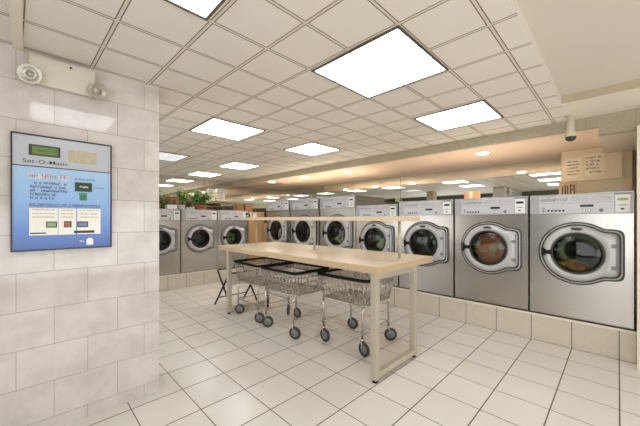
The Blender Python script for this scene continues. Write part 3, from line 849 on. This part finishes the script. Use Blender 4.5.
# ------------------------------------------------------------------ security camera
t = thing('security_camera', 'small cream security camera with a dark dome under the ceiling by the soffit', 'camera', (-.315, 3.64, CZ))
MB().lathe([(.0005, 0), (.04, 0), (.04, -.012), (.018, -.02), (.018, -.03)], 20).build('mount', M['cctv_white'], t)
MB().lathe([(.018, -.022), (.030, -.03), (.031, -.13), (.042, -.165), (.045, -.18), (.045, -.195), (.0005, -.195)], 24).build('body', M['cctv_white'], t)
MB().lathe([(.043, -.195), (.040, -.213), (.03, -.228), (.014, -.236), (.0005, -.237)], 24).build('dome', M['cctv_dome'], t)

# ------------------------------------------------------------------ emergency light on the tiled wall
t = thing('emergency_light', 'cream twin-head emergency light high on the tiled wall under the ceiling', 'light', (-2.3895, .155, 2.045), PI/2)
rbox('case', -.152, .152, -.05, 0, .0, .165, M['emergency'], t, .006)
MB().cyl((.03, -.05, .142), (.03, -.053, .142), .006, 12).build('test_button', M['ink'], t)
for sx, dirv in ((-1, Vector((-.15, -1, -.25))), (1, Vector((.45, -1, -.35)))):
    c = Vector((sx*.140, -.040, .045)); dv = dirv.normalized()
    mx = Matrix.Translation(c) @ dv.to_track_quat('Z', 'Y').to_matrix().to_4x4()
    h_ = MB().lathe([(.0005, 0), (.028, .004), (.046, .025), (.052, .05), (.052, .058)], 28, mx).build('lamp_head', M['emergency'], t)
    MB().lathe([(.052, .058), (.046, .060), (.030, .050), (.016, .046), (.014, .055), (.0005, .056)], 28, mx).build('lamp_lens', M['lens_clear'], h_)

# ------------------------------------------------------------------ payment panel on the tiled wall (local x along the wall, z up, -y out)
def blue_face():
    m, nt, b = new_mat('printed_blue_face')
    tc = nt.nodes.new('ShaderNodeTexCoord'); s = nt.nodes.new('ShaderNodeSeparateXYZ'); nt.links.new(tc.outputs['Object'], s.inputs[0])
    rp = nt.nodes.new('ShaderNodeValToRGB'); e = rp.color_ramp.elements
    e[0].position = 0; e[0].color = lin((56, 86, 158)); e[1].position = .30; e[1].color = lin((140, 176, 220))
    x = e.new(.12); x.color = lin((86, 126, 194)); y = e.new(.48); y.color = lin((164, 194, 222))
    nt.links.new(s.outputs[2], rp.inputs[0]); nt.links.new(rp.outputs[0], b.inputs['Base Color']); b.inputs['Roughness'].default_value = .2
    return m
M['blue_face'] = blue_face()
M['frame_black'] = mat('black_frame', (34, 36, 40), .35)
M['silver_face'] = mat('silver_header', (176, 180, 186), .3, .2)
M['navy'] = mat('navy_lettering', (40, 48, 74), .5)
M['green_box'] = mat('dark_green_reader', (22, 58, 40), .35)
M['green_hand'] = mat('green_hand_print', (40, 122, 76), .5)
M['red_card'] = mat('red_card_print', (172, 92, 80), .5)
M['green_card'] = mat('green_card_print', (132, 168, 120), .5)
M['blue_card'] = mat('slate_card_print', (120, 132, 158), .5)
M['picture'] = mat('faded_picture', (178, 168, 140), .35, noise=.35, nscale=40)
t = thing('payment_panel', 'blue and silver laundry payment panel with a green display on the tiled wall', 'sign', (-2.3895, -.069, 1.085), PI/2)
Wp, Hp = .464, .672
rbox('backing', 0, Wp, -.022, 0, 0, Hp, M['frame_black'], t)
rbox('printed_face', .007, Wp-.007, -.0235, -.022, .008, .486, M['blue_face'], t)
rbox('header', .007, Wp-.007, -.0238, -.022, .492, Hp-.008, M['silver_face'], t)
fr = MB()
for b_ in ((0, .007, -.03, -.022, 0, Hp), (Wp-.007, Wp, -.03, -.022, 0, Hp), (.007, Wp-.007, -.03, -.022, 0, .008), (.007, Wp-.007, -.03, -.022, Hp-.008, Hp)): fr.box(*b_)
fr.build('frame', M['frame_black'], t)
lc = rbox('display_bezel', .072, .208, -.028, -.0238, .552, .615, M['trim_dark'], t, .002)
rbox('display', .086, .195, -.0285, -.028, .561, .604, mat('olive_lcd', (104, 132, 66), .25), lc)
dsh = MB(); scribble(dsh, .092, .19, .575, .018, -.0285, random.Random(2), 0, .0012); dsh.build('display_characters', M['green_box'], lc)
rbox('picture_plate', .245, .384, -.0255, -.0238, .533, .608, M['picture'], t)
RX90 = Matrix.Rotation(PI/2, 4, 'X')
tx = MB(); text_mesh(tx, 'Set-O-Matic', .036, Matrix.Translation((.046, -.0240, .508)) @ RX90 @ Matrix.Diagonal((1.12, .82, 1, 1))); tx.build('lettering', M['navy'], t)
rng = random.Random(77); pm = MB()
scribble(pm, .078, .245, .418, .026, -.0236, rng, 0, .0024); pm.build('heading', mat('white_print', (226, 222, 220), .5), t); pm = MB()
scribble(pm, .078, .245, .4225, .026, -.0238, rng, 0, .0016); pm.build('heading_shadow', M['red_card'], t); pm = MB()
for k in range(5): scribble(pm, .078, (.24 if k < 3 else .19), .388-.022*k, .014, -.0236, rng, 0, .0014)
pm.build('paragraph', M['navy'], t); pm = MB()
scribble(pm, .274, .372, .428, .009, -.0236, rng, 0, .0009); pm.build('reader_caption', M['navy'], t); pm = MB()
scribble(pm, .37, .422, .383, .006, -.0236, rng, 0, .0008); pm.build('side_note', M['navy'], t); pm = MB()
for k in range(2): scribble(pm, .074, .402, .258+.010*k, .007, -.0236, rng, 0, .0008)
pm.build('instruction_line', M['navy'], t)
rd = rbox('reader_picture', .275, .36, -.0255, -.0235, .357, .413, M['green_box'], t)
q = MB(); scribble(q, .292, .345, .38, .012, -.0255, rng, 0, .0014); q.build('reader_characters', M['white_plastic'], rd)
hd = MB().box(.298, .334, -.0245, -.0235, .302, .336)
for k in range(4): hd.box(.295+.0105*k, .303+.0105*k, -.0245, -.0235, .334, .352-.004*abs(k-1.5))
hd.build('hand_print', M['green_hand'], t)
for (x0, x1, ic, cm) in ((.074, .196, (.144, .193, .134, .17), 'green_card'), (.199, .281, (.224, .26, .134, .172), 'red_card'), (.287, .404, (.287, .34, .134, .17), 'blue_card')):
    cd = rbox('instruction_card', x0, x1, -.0245, -.0235, .09, .249, M['paper'], t)
    q = MB()
    for k in range(3): scribble(q, x0+.012, x1-.012, .236-.021*k, .006, -.0245, rng, 0, .0007)
    q.build('card_text', M['red_card'] if cm == 'red_card' else M['ink_soft'], cd)
    b_ = rbox('card_picture', ic[0], ic[1], -.0262, -.0245, ic[2], ic[3], M['ink'], cd)
    rbox('card_picture_face', ic[0]+.005, ic[1]-.005, -.0268, -.0262, ic[2]+.006, ic[3]-.006, M[cm], b_)
rbox('caption_strip', .078, .145, -.0252, -.0245, .098, .106, M['ink'], t)
rbox('caption_strip', .271, .372, -.0252, -.0245, .097, .113, M['ink'], t)
lg = MB().box(.332, .366, -.0245, -.0235, .022, .058, 0).box(.340, .358, -.0245, -.0235, .058, .066, 0); text_mesh(lg, 'The', .016, Matrix.Translation((.297, -.0236, .04)) @ RX90)
lg.build('card_emblem', M['white_plastic'], t)
sc_ = MB()
for x in (.022, Wp-.022):
    for z in (.12, .30, .47, .64): sc_.cyl((x, -.0238, z), (x, -.0255, z), .0025, 8)
sc_.build('screw_heads', M['ink_soft'], t)

# ------------------------------------------------------------------ world, camera
w = bpy.data.worlds.new('World'); bpy.context.scene.world = w; w.use_nodes = True
w.node_tree.nodes['Background'].inputs[0].default_value = (.97, .98, 1.0, 1); w.node_tree.nodes['Background'].inputs[1].default_value = 3.0

cam = bpy.data.cameras.new('camera'); co = bpy.data.objects.new('camera', cam); COL.objects.link(co)
co.location = (0, 0, 1.27)
co.rotation_euler = (PI/2, 0, math.atan2(298, 295))
cam.sensor_fit = 'HORIZONTAL'; cam.sensor_width = 36; cam.lens = 295/640*36
cam.shift_y = 6/640; cam.clip_start = .02
sc = bpy.context.scene; sc.camera = co
sc.view_settings.view_transform = 'Standard'; sc.view_settings.look = 'None'
sc.view_settings.gamma = 1; sc.view_settings.exposure = 0.17; sc.view_settings.use_curve_mapping = False
sc.cycles.use_denoising = True
sc.cycles.max_bounces = 12; sc.cycles.diffuse_bounces = 6; sc.cycles.glossy_bounces = 6; sc.cycles.transparent_max_bounces = 8
sc.cycles.caustics_reflective = True; sc.cycles.blur_glossy = 1.0; sc.cycles.caustics_refractive = False
sc.cycles.sample_clamp_indirect = 6
